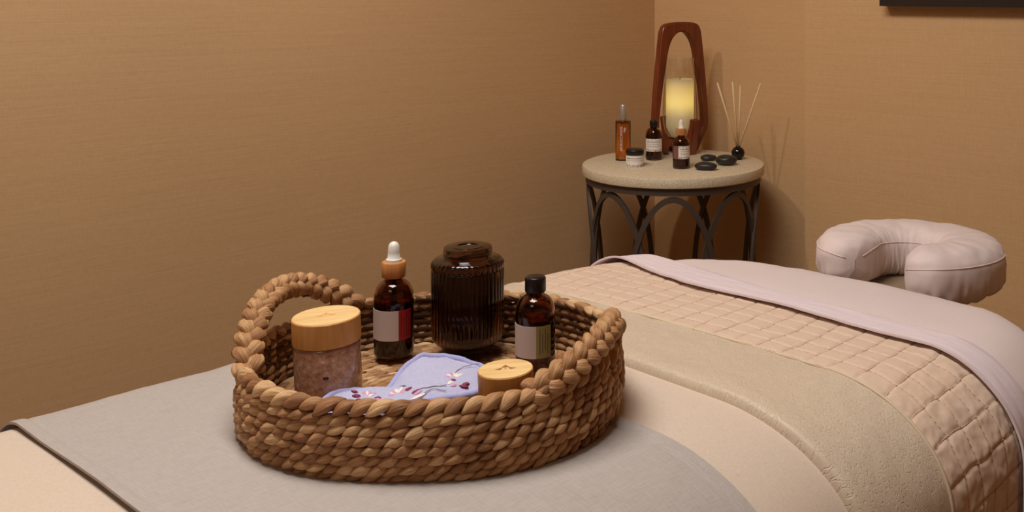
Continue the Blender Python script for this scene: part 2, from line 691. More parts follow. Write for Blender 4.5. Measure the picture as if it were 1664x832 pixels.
def quilt_off(a, s, w):
    ss = s + .005 * wr(s, w, 12, 21) + .0025 * wr(s, w, 40, 22)
    ww = w + .006 * wr(s, w, 10, 23) + .003 * wr(s, w, 40, 24)
    u1 = abs(((ss - 1.066) / .0280 + .5) % 1 - .5) * .0280
    u2 = abs((ww / .036 + .5) % 1 - .5) * .036
    p = min(1, u1 / .0032) ** .7 * min(1, u2 / .0036) ** .7
    dents = (.0007 + .0011 * S01(.22, .36, w)) * (wr(s, w, 60, 25) + .5 * wr(s, w, 120, 26))
    return QB + .0022 * p + dents * (.4 + .6 * p) + .002 * wr(s, w, 9, 27)


cover('quilted_panel', lambda a, w: 1.062 + .20 * a, 130, -.74, .74, 800, quilt_off, M['quilt'], q_root, base=.002)
def stitch_pt(s, w):
    return bed_pt(s, w, quilt_off(0, s, w) + .0003)


sv, sf = [], []


def dash(P, r=.00065):
    v_, f_ = tube_data(P, r, 4)
    b_ = len(sv)
    sv.extend(v_)
    sf.extend([tuple(b_ + q for q in x) for x in f_])


for kk in range(1, 7):
    c_ = 1.066 + .028 * kk
    wq = -.62
    while wq < .70:
        P = []
        for w_ in (wq, wq + .002, wq + .004):
            s_ = c_
            for _ in range(4):
                s_ = c_ - (.005 * wr(s_, w_, 12, 21) + .0025 * wr(s_, w_, 40, 22))
            P.append(stitch_pt(s_, w_))
        dash(P)
        wq += .0066
for kk in range(-17, 20):
    c_ = .036 * kk
    sq = 1.070
    while sq < 1.235:
        P = []
        for s_ in (sq, sq + .0025, sq + .005):
            w_ = c_
            for _ in range(4):
                w_ = c_ - (.006 * wr(s_, w_, 10, 23) + .003 * wr(s_, w_, 40, 24))
            P.append(stitch_pt(s_, w_))
        dash(P, .0008)
        sq += .0055
stt = pydata('stitching', sv, sf, M['qthread'], q_root)
stt['kind'] = 'stuff'
pts = [bed_pt(1.0635, w, .0140 + .0004 * math.sin(w * 900)) for w in np.linspace(-.735, .735, 420)]
tube('seam_cord', pts, .0022, M['thread'], q_root, 6)

# top sheet folded back over the quilt
def fold_edge(w):
    return 1.203 + .010 * wr(1, w, 5, 31) + .004 * wr(1, w, 14, 32) + .045 * S01(-.12, -.34, w)


def fold_back(w):
    return 1.272 + .004 * wr(2, w, 5, 33) + .045 * S01(.05, -.28, w)


def fold_off(a, s, w):
    end = 1 - S01(.72, 1.0, a)
    hem = .0008 * (1 - S01(.10, .13, a)) - .0008 * math.exp(-((a - .14) / .02) ** 2)
    lift = .0015 * S01(-.1, -.3, w)
    return .0148 + .0058 * end + .0016 * (1 - S01(.0, .14, a)) + hem + lift * end + (.0012 + .001 * end) * wr(s, w, 9, 35) + .0007 * wr(s * 3, w, 34, 36)


fo = cover('top_sheet', lambda a, w: fold_edge(w) + (fold_back(w) - fold_edge(w)) * a, 40, -.74, .74, 320, fold_off, M['sheet_band'], thick=.003)
tag(fo, 'pale pink top sheet folded back over the edge of the peach quilt', 'sheet')

# ------------------------------------------------------------------ face cradle
fc = thing('face_cradle', 'horseshoe face cradle cushion with a pale pink fitted cover', 'cushion', (1.636, .888, H - .467))
RC, HW, HH = .106, .062, .046
A0 = R(155)


def cradle_pt(a, th, inset=0):
    """a: -1..1 along the horseshoe, th: cross-section angle (0 = outward, 90 = up)"""
    ang = a * A0                      # 0 points to +x, away from the table
    rc = RC * (1 + .05 * math.cos(2 * ang))
    endk = math.sqrt(max(0, 1 - (max(0, abs(a) - .82) / .18) ** 2.2))
    cw = HW * (.93 + .07 * math.cos(ang)) * endk
    ch = HH * (.15 + .85 * endk ** .7)
    c, s_ = math.cos(th), math.sin(th)
    e = .72
    x = math.copysign(abs(c) ** e, c) * cw
    z = math.copysign(abs(s_) ** e, s_) * ch
    # gathers below the seam
    low = S01(.25, -.9, s_)
    gather = (math.sin(ang * 30 + 5 * noise.noise(Vector((ang * 4, th * .7, 1)))) * .5 + noise.noise(Vector((ang * 12, th * 1.6, 4))) * 1.1)
    k = 1 + .10 * low * gather
    wrk = .0012 * noise.noise(Vector((ang * 8, th * 2.1, 18))) + .0026 * noise.noise(Vector((ang * 4, th * 2, 8)))
    x = x * k + wrk * c
    z = z * (1 + .02 * low * gather) + wrk * s_
    z += .006 * math.cos(ang) * 0
    r = rc + x
    return Vector((r * math.cos(ang) * 1.0, r * math.sin(ang), z - .004 * math.cos(ang)))


NA, NTH = 220, 48
v, f = [], []
for i in range(NA + 1):
    a = -1 + 2 * i / NA
    for k in range(NTH):
        v.append(cradle_pt(a, 2 * PI * k / NTH))
for i in range(NA):
    for k in range(NTH):
        l = (k + 1) % NTH
        f.append((i * NTH + k, (i + 1) * NTH + k, (i + 1) * NTH + l, i * NTH + l))
f.append(tuple(range(NTH)))
f.append(tuple(NA * NTH + k for k in range(NTH))[::-1])
o = pydata('cushion_cover', v, f, M['cradle'], fc)
sharp_by_angle(o, 80)
sm1 = [cradle_pt(-.99 + 1.98 * i / 200, R(20)) for i in range(201)]
tube('seam', sm1, .0011, M['cradle'], fc, 6)
sm2 = [cradle_pt(-.99 + 1.98 * i / 200, R(160)) for i in range(201)]
tube('seam', sm2, .0011, M['cradle'], fc, 6)
bm = bmesh.new()
bm_box(bm, (0, 0, -.05), (.20, .22, .012))
obj('cradle_plate', bm, M['vinyl'], fc)
for sy in (-.09, .09):
    tube('support_rod', [(-.28, sy, -.13), (-.14, sy, -.13), (-.08, sy, -.10), (-.05, sy, -.054)], .008, M['steel'], fc, 10)

# ------------------------------------------------------------------ wicker basket
BC = Vector((-.268, 1.150))                 # centre in view axes (right, forward)
def va(x, y):                                # view axes -> world
    return (.6506 * x + .7594 * y, -.7594 * x + .6506 * y)


bx, by = va(*BC)
BZ = H - .4555
VROT = -math.atan2(.7594, .6506)
bk = thing('wicker_basket', 'round braided wicker tray basket with two plaited handles', 'basket', (bx, by, BZ), VROT)
AX, AY, EXP = .192, .178, 2.25


def oval(a, sc=1.0, d=0):
    c, s = math.cos(a), math.sin(a)
    k = (abs(c) ** EXP + abs(s) ** EXP) ** (-1 / EXP)
    x, y = c * k * AX * sc, s * k * AY * sc
    return Vector((x, y))


def oval_ring(n, sc):
    """n points evenly spaced along the oval, with tangent"""
    A = np.linspace(0, 2 * PI, 721)
    P = np.array([tuple(oval(a, sc)) for a in A])
    d = np.r_[0, np.cumsum(np.hypot(*np.diff(P, axis=0).T))]
    q = np.linspace(0, d[-1], n, endpoint=False)
    return np.interp(q, d, A), d[-1]


def tuft_data(L, W, D, nl=8, nr=8, bend=.12, seed=0):
    rg = random.Random(seed)
    ph = rg.random() * 6.28
    v, f, uv = [], [], []
    for i in range(nl + 1):
        u = i / nl
        x = (u - .5) * L
        k = math.sin(PI * min(max(u * .97 + .015, 0), 1)) ** .85
        k *= 1 - .22 * u
        off = bend * W * math.cos((u - .5) * PI)
        for j in range(nr):
            th = 2 * PI * j / nr
            fold = .92 + .24 * abs(math.cos(1.5 * th + ph + u * 1.6))
            v.append((x, math.sin(th) * D * .5 * k * fold, math.cos(th) * W * .5 * k * fold + off))
            uv.append((u, j / nr))
    for i in range(nl):
        for j in range(nr):
            l = (j + 1) % nr
            f.append((i * nr + j, (i + 1) * nr + j, (i + 1) * nr + l, i * nr + l))
    f.append(tuple(range(nr)))
    f.append(tuple(nl * nr + j for j in range(nr))[::-1])
    return v, f, uv


def finish_straw(o, uv, rnd=None):
    me = o.data
    ul = me.uv_layers.new(name='UVMap')
    for lp in me.loops:
        ul.data[lp.index].uv = uv[lp.vertex_index]
    # keep v from wrapping backwards on the closing quads
    for p in me.polygons:
        vs = [ul.data[i].uv[1] for i in p.loop_indices]
        if max(vs) - min(vs) > .6:
            for i in p.loop_indices:
                if ul.data[i].uv[1] < .4:
                    ul.data[i].uv[1] += 1
    at = me.attributes.new('rnd', 'FLOAT', 'POINT')
    if rnd is not None:
        at.data.foreach_set('value', rnd)
    for p in me.polygons:
        p.use_smooth = True


TV = []
for k in range(6):
    v, f, uv = tuft_data(.0262, .0112, .0130, 10, 12, .16, k)
    me = bpy.data.meshes.new('strand')
    me.from_pydata(v, [], f)
    me.materials.append(M['straw'])
    tmp = bpy.data.objects.new('t', me)
    finish_straw(tmp, uv)
    bpy.data.objects.remove(tmp)
    TV.append((me, v, f, uv))

ROWS = []
NR = 8
for i in range(NR):
    u = i / (NR - 1)
    z = .0040 + .0088 * i
    sc = [.985, 1.004, 1.012, 1.014, 1.012, 1.006, 1.0, .99][i]
    big = 1.0
    if i == NR - 1:
        z += .0022
        big = 1.22
    ROWS.append((z, sc, big))

strands = []          # (score, row, matrix, variant)
rg = random.Random(3)
camp = Vector((0, 0, H))
toworld = Matrix.Translation((bx, by, BZ)) @ Matrix.Rotation(VROT, 4, 'Z')
row_objs = []
for i, (z, sc, big) in enumerate(ROWS):
    n = 82 if i < NR - 1 else 70
    A, per = oval_ring(n, sc)
    core = [(*oval(a, sc), z) for a in np.linspace(0, 2 * PI, 120, endpoint=False)]
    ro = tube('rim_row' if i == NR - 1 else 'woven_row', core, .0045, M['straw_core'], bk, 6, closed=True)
    row_objs.append(ro)
    ph = rg.random()
    for q in range(n):
        a = A[q] + ph * 2 * PI / n
        p = oval(a, sc)
        p2 = oval(a + .01, sc)
        T = Vector((p2.x - p.x, p2.y - p.y, 0)).normalized()
        Nn = Vector((T.y, -T.x, 0))
        U = Vector((0, 0, 1))
        tilt = R(11 + rg.uniform(-7, 7) + (10 if i == NR - 1 else 0))
        tuck = R(19 + rg.uniform(-5, 5))
        ax = (T * math.cos(tilt) + U * math.sin(tilt)) * math.cos(tuck) - Nn * math.sin(tuck)
        ax.normalize()
        dn = (Nn - ax * Nn.dot(ax)).normalized()
        up = dn.cross(ax)
        if up.z < 0:
            up = -up
        s1 = big * rg.uniform(.9, 1.1)
        mat = Matrix((ax, dn, up)).transposed().to_4x4()
        pos = Vector((p.x, p.y, z)) + Nn * (.0022 + rg.uniform(-.0009, .0009)) + U * rg.uniform(-.0008, .0008)
        mat = Matrix.Translation(pos) @ mat @ Matrix.Diagonal((s1 * (1.0 if i < NR - 1 else .95), s1 * rg.uniform(.92, 1.12), s1 * rg.uniform(.92, 1.12), 1))
        wp = toworld @ pos
        vv = (camp - wp)
        fac = (toworld.to_3x3() @ Nn).dot(vv.normalized())
        if i == NR - 1:
            fac = max(fac, .55)
        strands.append((max(fac, 0) * s1 / vv.length ** 2, i, mat, rg.randrange(6)))
strands.sort(key=lambda t: -t[0])
for sc_, i, mat, kv in strands[:300]:
    o = bpy.data.objects.new('strand', TV[kv][0])
    COL.objects.link(o)
    o.parent = row_objs[i]
    o.matrix_local = mat
jv, jf, juv, jr = [], [], [], []


def join_tuft(mat, data):
    v, f, uv = data
    b = len(jv)
    rr = rg.random()
    for p in v:
        jv.append(tuple(mat @ Vector(p)))
    juv.extend(uv)
    jr.extend([rr] * len(v))
    jf.extend([tuple(b + q for q in fc_) for fc_ in f])


for sc_, i, mat, kv in strands[300:]:
    join_tuft(mat, TV[kv][1:])
o = pydata('rear_strands', jv, jf, M['straw'], bk)
finish_straw(o, juv, jr)
o['kind'] = 'stuff'

# woven floor: concentric rows of flat strands
jv, jf, juv, jr = [], [], [], []
lowt = [tuft_data(.030, .0115, .0085, 7, 7, .10, 20 + k) for k in range(4)]
ring, nring = 1.0 - .055, 0
while ring > .03:
    A, per = oval_ring(400, ring)
    n = max(4, int(per / .0150))
    A, per = oval_ring(n, ring)
    ph = rg.random()
    for q in range(n):
        a = A[q] + ph * 2 * PI / n
        p, p2 = oval(a, ring), oval(a + .01, ring)
        T = Vector((p2.x - p.x, p2.y - p.y, 0)).normalized()
        Nn = Vector((T.y, -T.x, 0))
        tl = R(20 + rg.uniform(-8, 8))
        ax = (T * math.cos(tl) + Nn * math.sin(tl) + Vector((0, 0, -.16 + rg.uniform(-.06, .06)))).normalized()
        up = (Vector((0, 0, 1)) - ax * ax.z).normalized()
        sd = up.cross(ax)
        mat = Matrix.Translation((p.x, p.y, .0105 + rg.uniform(-.0008, .0008))) @ Matrix((ax, up, -sd)).transposed().to_4x4()
        join_tuft(mat, lowt[rg.randrange(4)])
    ring -= .0515
o = pydata('base_weave', jv, jf, M['straw'], bk)
finish_straw(o, juv, jr)
o['kind'] = 'stuff'
v = [(*oval(2 * PI * k / 72, .94), .0035) for k in range(72)] + [(*oval(2 * PI * k / 72, .94), .0105) for k in range(72)]
f = [tuple(range(72))[::-1], tuple(range(72, 144))] + [(k, (k + 1) % 72, 72 + (k + 1) % 72, 72 + k) for k in range(72)]
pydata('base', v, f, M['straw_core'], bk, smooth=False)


def braid_handle(a0, a1, zpeak, lean, waves, wide=.0076, peak_at=.5):
    h = bpy.data.objects.new('handle', None)
    # centre line: starts and ends tangentially along the rim
    n = 150
    C = []
    for i in range(n + 1):
        u = i / n
        a = a0 + (a1 - a0) * u
        x = u ** (math.log(.5) / math.log(peak_at))
        lift = math.sin(PI * x) ** .75
        p = oval(a, .985 + lean * lift)
        z0 = .066
        C.append(Vector((p.x, p.y, z0 + (zpeak - z0) * lift)))
    hv, hf, huv, hr = [], [], [], []
    parts = []
    for k in range(3):
        pts, rad = [], []
        for i, c in enumerate(C):
            t = (C[min(i + 1, n)] - C[max(i - 1, 0)]).normalized()
            out = Vector((.45, -.75, .50))
            out = (out - t * out.dot(t)).normalized()
            lat = t.cross(out)
            th = 2 * PI * waves * i / n + 2 * PI * k / 3
            pts.append(c + lat * wide * math.sin(th) + out * (wide * .62) * math.sin(2 * th))
            rad.append(.0055 * (1 - .16 * math.cos(2 * th)))
        # sweep with creased section
        NRs = 14
        v, f, uv = [], [], []
        for i, p in enumerate(pts):
            t = (pts[min(i + 1, n)] - pts[max(i - 1, 0)]).normalized()
            out = Vector((.45, -.75, .50))
            a_ = (out - t * out.dot(t)).normalized()
            b_ = t.cross(a_)
            for j in range(NRs):
                th = 2 * PI * j / NRs
                rr = rad[i] * (.93 + .20 * abs(math.cos(2 * th + i * .04)) + .06 * math.sin(7 * th + i * .09))
                v.append(p + a_ * rr * .84 * math.cos(th) + b_ * rr * 1.22 * math.sin(th))
                uv.append((i / n * 9, j / NRs))
        for i in range(n):
            for j in range(NRs):
                l = (j + 1) % NRs
                f.append((i * NRs + j, i * NRs + l, (i + 1) * NRs + l, (i + 1) * NRs + j))
        f.append(tuple(range(NRs))[::-1])
        f.append(tuple(n * NRs + j for j in range(NRs)))
        parts.append((v, f, uv))
    # first strand is the handle mesh's root part, the others are its sub-parts
    COL.objects.link(h)
    h.parent = bk
    h.empty_display_size = .01
    for (v, f, uv) in parts:
        o = pydata('plait_strand', v, f, M['straw'], h)
        finish_straw(o, uv)
    return h


ZH = H - BZ
braid_handle(R(208), R(132), ZH - .337, .0, 5.4, peak_at=.52)
braid_handle(R(-52), R(16), ZH - .358, .02, 4.6, peak_at=.58)

ZF = H - .435                                # basket floor, on the weave

# ------------------------------------------------------------------ bottles, jars
def arc_patch(name, Rr, a0, a1, z0, z1, material, parent, th=.0004, n=20):
    v, f = [], []
    for i in range(n + 1):
        a = a0 + (a1 - a0) * i / n
        for r in (Rr, Rr + th):
            for z in (z0, z1):
                v.append((r * math.sin(a), -r * math.cos(a), z))
    for i in range(n):
        b, c = i * 4, i * 4 + 4
        f += [(b + 2, c + 2, c + 3, b + 3), (b, b + 1, c + 1, c), (b + 1, b + 3, c + 3, c + 1), (b, c, c + 2, b + 2)]
    f += [(0, 2, 3, 1), (n * 4, n * 4 + 1, n * 4 + 3, n * 4 + 2)]
    return pydata(name, v, f, material, parent, smooth=False)


def arc(cx, cz, r, a0, a1, n):
    return [(cx + r * math.cos(R(a0 + (a1 - a0) * i / n)), cz + r * math.sin(R(a0 + (a1 - a0) * i / n))) for i in range(n + 1)]


def boston(root, Rb, zsh, znk, rn, zn, fill, glass='amber', liquid='liquid'):
    """round bottle: straight body to zsh, shoulder to znk (neck radius rn), neck to zn"""
    g = .0022
    prof = [(0, .0015), (Rb * .7, .0008), (Rb * .85, 0), (Rb * .97, .0018), (Rb, .005)]
    hs = znk - zsh
    prof += [(Rb, zsh)]
    for i in range(1, 9):
        a = R(90) * i / 9
        prof.append((rn + (Rb - rn) * math.cos(a), zsh + hs * math.sin(a) * .98))
    prof += [(rn, znk + .001), (rn, zn)]
    inner = [(rn - g, zn), (rn - g, znk)]
    for i in range(8, 0, -1):
        a = R(90) * i / 9
        inner.append((rn - g + (Rb - rn) * math.cos(a), zsh + hs * math.sin(a) * .98 - g * .8))
    inner += [(Rb - g, zsh - .001), (Rb - g, .006), (Rb * .8, .0042), (0, .0042)]
    lathe('glass', prof + inner, M[glass], root, 48, ang=50)
    rl = Rb - g + .0003
    lathe('liquid', [(0, .0044), (Rb * .8, .0044), (rl, .0062), (rl, fill), (0, fill)], M[liquid], root, 48)


def screw_cap(name, r, z0, z1, material, parent, knurl=40):
    prof = [(0, z0), (r * .96, z0), (r, z0 + .001), (r, z1 - .0025), (r * .97, z1 - .0008), (r * .90, z1), (0, z1)]
    return lathe(name, prof, material, parent, 80, ribs=lambda a, rr, z: (.012 * math.cos(a * knurl) if rr > r * .985 else 0), ang=50)


# dropper bottle in the basket
dx, dy = .7295, 1.0797
d1 = thing('dropper_bottle', 'amber dropper bottle with white and red label in the basket', 'bottle', (dx, dy, ZF), face_cam(dx, dy))
boston(d1, .0233, .066, .0885, .0105, .097, .072)
lathe('collar', [(0, .0925), (.0135, .0925), (.0142, .0935), (.0142, .1095), (.0135, .1105), (0, .1105)], M['bamboo_dark'], d1)
lathe('dropper_bulb', [(0, .110), (.0092, .110), (.0092, .1135), (.0074, .1145), (.0070, .122), (.0064, .129), (.0045, .1325), (.0018, .134), (0, .134)], M['rubber'], d1, ang=60)
tube('pipette', [(0, 0, .112), (0, 0, .03), (0, 0, .014)], [.0032, .0032, .0012], M['clear'], d1, 10)
arc_patch('label', .0234, R(-88), R(13), .0225, .0575, M['label'], d1)
rs = arc_patch('label_side', .0234, R(13), R(54), .0225, .0575, M['label_red'], d1)
for q in range(4):
    arc_patch('print_line', .02378, R(20 + q * 8), R(22 + q * 8), .026, .054 - .004 * (q % 2), M['ink_red'], rs, .0001, 2)

# black-capped bottle in the basket
dx, dy = .8055, .9129
d2 = thing('amber_bottle', 'black-capped amber bottle with cream and green label in the basket', 'bottle', (dx, dy, ZF), face_cam(dx, dy))
boston(d2, .0226, .064, .0855, .0105, .093, .060)
screw_cap('cap', .0118, .0895, .1065, M['black'], d2)
arc_patch('label', .0227, R(-88), R(2), .0195, .0555, M['label'], d2)
gs = arc_patch('label_side', .0227, R(2), R(48), .0195, .0555, M['label_green'], d2)
for q in range(4):
    arc_patch('print_line', .02308, R(12 + q * 8), R(13.6 + q * 8), .024 + .002 * (q % 3), .052 - .005 * (q % 2), M['ink'], gs, .0001, 2)

# ribbed candle jar
dx, dy = .7963, 1.0249
cj = thing('candle_jar', 'tall dark brown ribbed glass jar with lid in the basket', 'jar', (dx, dy, ZF), face_cam(dx, dy))
ribs = lambda a, r, z: (.020 * (abs(math.cos(a * 22)) ** .8 - .5) if .031 < r and .014 < z < .0995 and r > .0405 or (.0005 < z < .021 and r > .026) else 0)
outer = [(0, .001), (.024, .0), (.0285, .0008), (.0298, .002), (.0300, .007), (.0318, .0085), (.0370, .0112), (.0408, .0150), (.0426, .0200), (.0430, .026), (.0430, .097), (.0418, .0992)]
inner = [(.0385, .0992), (.0392, .024), (.036, .016), (.027, .0105), (0, .009)]
lathe('jar_glass', outer + inner, M['smoke'], cj, 264, ribs=ribs, ang=60)
lathe('wax', [(0, .0110), (.026, .0120), (.034, .0175), (.0375, .025), (.0375, .078), (.030, .0795), (0, .0795)], M['wax_brown'], cj)
lid = lathe('lid', [(0, .0985), (.0395, .0985), (.0422, .0995), (.0428, .102), (.0426, .106), (.0412, .1092), (.0385, .1110), (.0302, .1118), (.0292, .1128), (.0290, .1225), (.0283, .1246), (.0265, .1252), (0, .1250)],
            M['smoke_dark'], cj, 200, ribs=lambda a, r, z: (.022 * math.cos(a * 40) if .041 < r and .1 < z < .1092 else 0), ang=50)
lathe('knob_recess', [(.012, .1250), (.0125, .1258), (.018, .1258), (.0185, .1250)], M['smoke'], lid, 40)

# salt scrub jar with bamboo lid
dx, dy = .6054, 1.0147
sj = thing('scrub_jar', 'glass jar of brown salt scrub with wide bamboo lid in the basket', 'jar', (dx, dy, ZF), face_cam(dx, dy))
sj.rotation_euler = (0, R(-2.0), face_cam(dx, dy))
sj.scale = (1.025, 1.025, .90)
lathe('jar_base', [(0, 0), (.030, 0), (.0328, .0012), (.0335, .0035), (.0335, .0058), (0, .0058)], M['clear'], sj, 64, ang=50)
lathe('scrub', [(0, .0058), (.0334, .0058), (.0334, .066), (.0325, .0685), (.0310, .0697), (0, .0697)], M['scrub'], sj, 64)
bl = lathe('lid', [(0, .0695), (.0338, .0695), (.0343, .0702), (.0343, .0975), (.0335, .0985), (0, .0985)], M['bamboo_side'], sj, 64)
lathe('lid_top', [(0, .0980), (.0334, .0980), (.0334, .0987), (0, .0987)], M['bamboo'], bl, 64)
arc_patch('label_mark', .0335, R(-8), R(1), .036, .0385, M['ink'], sj, .0002, 6)


def lid_emblem(parent, z, size, material):
    # wing-shaped leaf mark: two side leaves, a peak and a dot
    def poly(pts):
        return [(x * size, y * size) for x, y in pts]
    shapes = [[(-1.0, -.05), (-.55, .12), (-.25, .35), (-.35, .0), (-.5, -.28)], [(1.0, -.05), (.5, -.28), (.35, .0), (.25, .35), (.55, .12)],
              [(-.33, .42), (0, .95), (.33, .42), (.12, .30), (-.12, .30)], [(-.07, -.12), (.07, -.12), (.07, .02), (-.07, .02)]]
    bm = bmesh.new()
    for sh in shapes:
        vs = [bm.verts.new((x, y, z)) for x, y in poly(sh)]
        fa = bm.faces.new(vs)
        ex = bmesh.ops.extrude_face_region(bm, geom=[fa])
        bmesh.ops.translate(bm, vec=(0, 0, .0002), verts=[g for g in ex['geom'] if isinstance(g, bmesh.types.BMVert)])
    bmesh.ops.recalc_face_normals(bm, faces=bm.faces[:])
    return obj('emblem', bm, material, parent)


M['burn'] = plain('burnt_wood_mark', (150, 92, 44), .7)
M['burn_faint'] = plain('faint_wood_mark', (214, 158, 92), .7)
lid_emblem(bl, .0987, .010, M['burn_faint'])

# small frosted jar with bamboo lid
dx, dy = .6829, .8157
fj = thing('balm_jar', 'small frosted jar with emblem on its bamboo lid in the basket', 'jar', (dx, dy, ZF), face_cam(dx, dy))
fj.rotation_euler = (0, R(-2.0), face_cam(dx, dy))
lathe('jar_body', [(0, 0), (.024, 0), (.0262, .0015), (.0266, .004), (.0266, .030), (0, .030)], M['frost'], fj, 64)
bl = lathe('lid', [(0, .0295), (.0270, .0295), (.0274, .0302), (.0274, .0562), (.0268, .0570), (0, .0570)], M['bamboo_side'], fj, 64)
lathe('lid_top', [(0, .0566), (.0267, .0566), (.0267, .0573), (0, .0573)], M['bamboo'], bl, 64)
lid_emblem(bl, .0573, .0105, M['burn'])

# ------------------------------------------------------------------ lavender eye mask
# outline in local x (long axis) / y (top edge with nose notch), metres
def mask_outline(n=120):
    top = [(-.098, .004), (-.094, .020), (-.080, .031), (-.062, .032), (-.048, .025), (-.036, .014), (-.028, .010), (-.016, .022), (.002, .043), (.030, .053), (.060, .047), (.084, .030), (.097, .018), (.104, .004)]
    bot = [(.100, -.012), (.086, -.026), (.064, -.034), (.036, -.036), (.010, -.036), (-.020, -.038), (-.050, -.038), (-.076, -.030), (-.092, -.016)]
    P = [Vector((x * .86, y * .95, 0)) for x, y in top + bot]
    out = []
    m = len(P)
    for i in range(m):
        p0, p1, p2, p3 = P[i - 1], P[i], P[(i + 1) % m], P[(i + 2) % m]
        for k in range(6):
            t = k / 6
            out.append(.5 * ((2 * p1) + (p2 - p0) * t + (2 * p0 - 5 * p1 + 4 * p2 - p3) * t * t + (3 * p1 - p0 - 3 * p2 + p3) * t ** 3))
    return out


mo = mask_outline()
mx, my = va(-.286, 1.092)
mk = thing('eye_mask', 'lavender eye mask with pink embroidered flowers lying in the basket', 'eye mask', (mx, my, ZF + .010), VROT)
mk.rotation_euler = (R(4), R(1), VROT + R(25))


def mask_z(x, y):
    return S01(-.026, .026, x) * (.006 + .15 * max(0, y + .025)) + .002 * math.cos(x * 18) + .0012 * noise.noise(Vector((x * 60, y * 60, 3))) + .0012 * noise.noise(Vector((x * 120, y * 50, 9)))


cen = Vector((.0, .0, 0))
rings = [1.0, .985, .925, .85, .7, .5, .3, .12]
hts = [.003, .0044, .0036, .0056, .0072, .008, .008, .008]
v, f = [], []
m = len(mo)
for sc, hh in zip(rings, hts):
    for p in mo:
        x, y = p.x * sc, p.y * sc
        v.append((x, y, hh + mask_z(x, y)))
for sc, hh in ((1.0, -.001), (.97, -.003), (.5, -.004)):
    for p in mo:
        x, y = p.x * sc, p.y * sc
        v.append((x, y, hh + mask_z(x, y)))
K = len(rings)
for r_ in range(K - 1):
    for i in range(m):
        j = (i + 1) % m
        f.append((r_ * m + i, r_ * m + j, (r_ + 1) * m + j, (r_ + 1) * m + i))
f.append(tuple((K - 1) * m + i for i in range(m)))
f2 = []
for a_, b_ in ((0, K), (K, K + 1), (K + 1, K + 2)):
    for i in range(m):
        j = (i + 1) % m
        f2.append((a_ * m + j, a_ * m + i, b_ * m + i, b_ * m + j))
f2.append(tuple((K + 2) * m + i for i in range(m))[::-1])
o = pydata('mask_front', v, f + f2, M['lav'], mk)
o.data.materials.append(M['plum'])
for p in o.data.polygons:
    if p.index >= len(f):
        p.material_index = 1
bm = bmesh.new(); bm.from_mesh(o.data); bmesh.ops.recalc_face_normals(bm, faces=bm.faces[:]); bm.to_mesh(o.data); bm.free()
tube('binding', [(p.x * .985, p.y * .985, .003 + mask_z(p.x, p.y)) for p in mo], .0036, M['lav_edge'], mk, 8, closed=True)


def petal_mesh(bm, x, y, ang, L, W, z):
    c, s = math.cos(ang), math.sin(ang)
    pts = [(0, 0, 0), (L * .35, W * .5, .0006), (L * .7, W * .42, .0006), (L, 0, .0001), (L * .7, -W * .42, .0006), (L * .35, -W * .5, .0006)]
    vs = []
    for px, py, pz in pts:
        X, Y = x + px * c - py * s, y + px * s + py * c
        vs.append(bm.verts.new((X, Y, z + pz + mask_z(X, Y))))
    mid = bm.verts.new((x + L * .5 * c, y + L * .5 * s, z + .0013 + mask_z(x + L * .5 * c, y + L * .5 * s)))
    for i in range(6):
        bm.faces.new((vs[i], vs[(i + 1) % 6], mid))
    low = [bm.verts.new((q.co.x, q.co.y, q.co.z - .0018)) for q in vs]
    for i in range(6):
        bm.faces.new((vs[(i + 1) % 6], vs[i], low[i], low[(i + 1) % 6]))


def flower(x, y, specs):
    root = None
    for mk_, petals in specs.items():
        bm = bmesh.new()
        for (dx_, dy_, ang, L, W) in petals:
            petal_mesh(bm, x + dx_ * 1.3, y + dy_ * 1.3, R(ang), L * 1.15, W * 1.4, .0076)
        o = obj('embroidered_petals' if root else 'embroidered_flower', bm, M[mk_], root or mk)
        root = root or o


flower(-.040, .002, {'pink': [(0, 0, 60, .011, .004), (0, 0, 110, .012, .004), (0, 0, 20, .010, .004), (.003, -.012, 30, .008, .004)],
                     'burg': [(-.004, 0, 160, .009, .004), (-.006, .006, 130, .009, .004), (-.003, -.004, 200, .010, .004), (.004, -.006, 320, .008, .004)],
                     'ivory': [(0, 0, 85, .010, .003), (0, -.010, 180, .009, .003), (.002, -.008, 290, .008, .003), (0, -.003, 40, .009, .003)]})
flower(-.012, -.010, {'pink': [(0, 0, 150, .011, .004), (0, 0, 120, .011, .004), (0, 0, 30, .010, .004), (.010, -.008, 10, .010, .004)],
                     'burg': [(.004, 0, 25, .011, .004), (-.004, -.006, 190, .008, .004), (.008, -.006, 5, .012, .004)],
                     'ivory': [(0, 0, 90, .013, .003), (0, 0, 60, .012, .003), (0, 0, 130, .012, .003), (.006, -.014, 5, .016, .003)]})
flower(.046, -.004, {'pink': [(0, 0, 100, .009, .0035), (0, 0, 160, .010, .0035), (.001, -.010, 200, .007, .003)],
                    'burg': [(0, -.001, 260, .007, .004), (.002, -.012, 330, .009, .0035), (.004, -.012, 10, .008, .003)],
                    'ivory': [(0, 0, 20, .011, .003), (0, 0, 60, .010, .003), (0, 0, 130, .009, .003), (0, -.004, 220, .010, .003)]})


def stem(pts):
    P = []
    for i in range(21):
        t = i / 20
        a, b, c = [Vector(p) for p in pts]
        q = a * (1 - t) ** 2 + b * 2 * t * (1 - t) + c * t * t
        P.append((q.x, q.y, .0086 + mask_z(q.x, q.y)))
    tube('embroidered_stem', P, .0004, M['stem'], mk, 6)


stem(((.048, .000), (.056, .016), (.078, .014)))
stem(((.006, -.017), (.022, -.016), (.036, -.018)))
stem(((.012, -.027), (.022, -.018), (.034, -.026)))

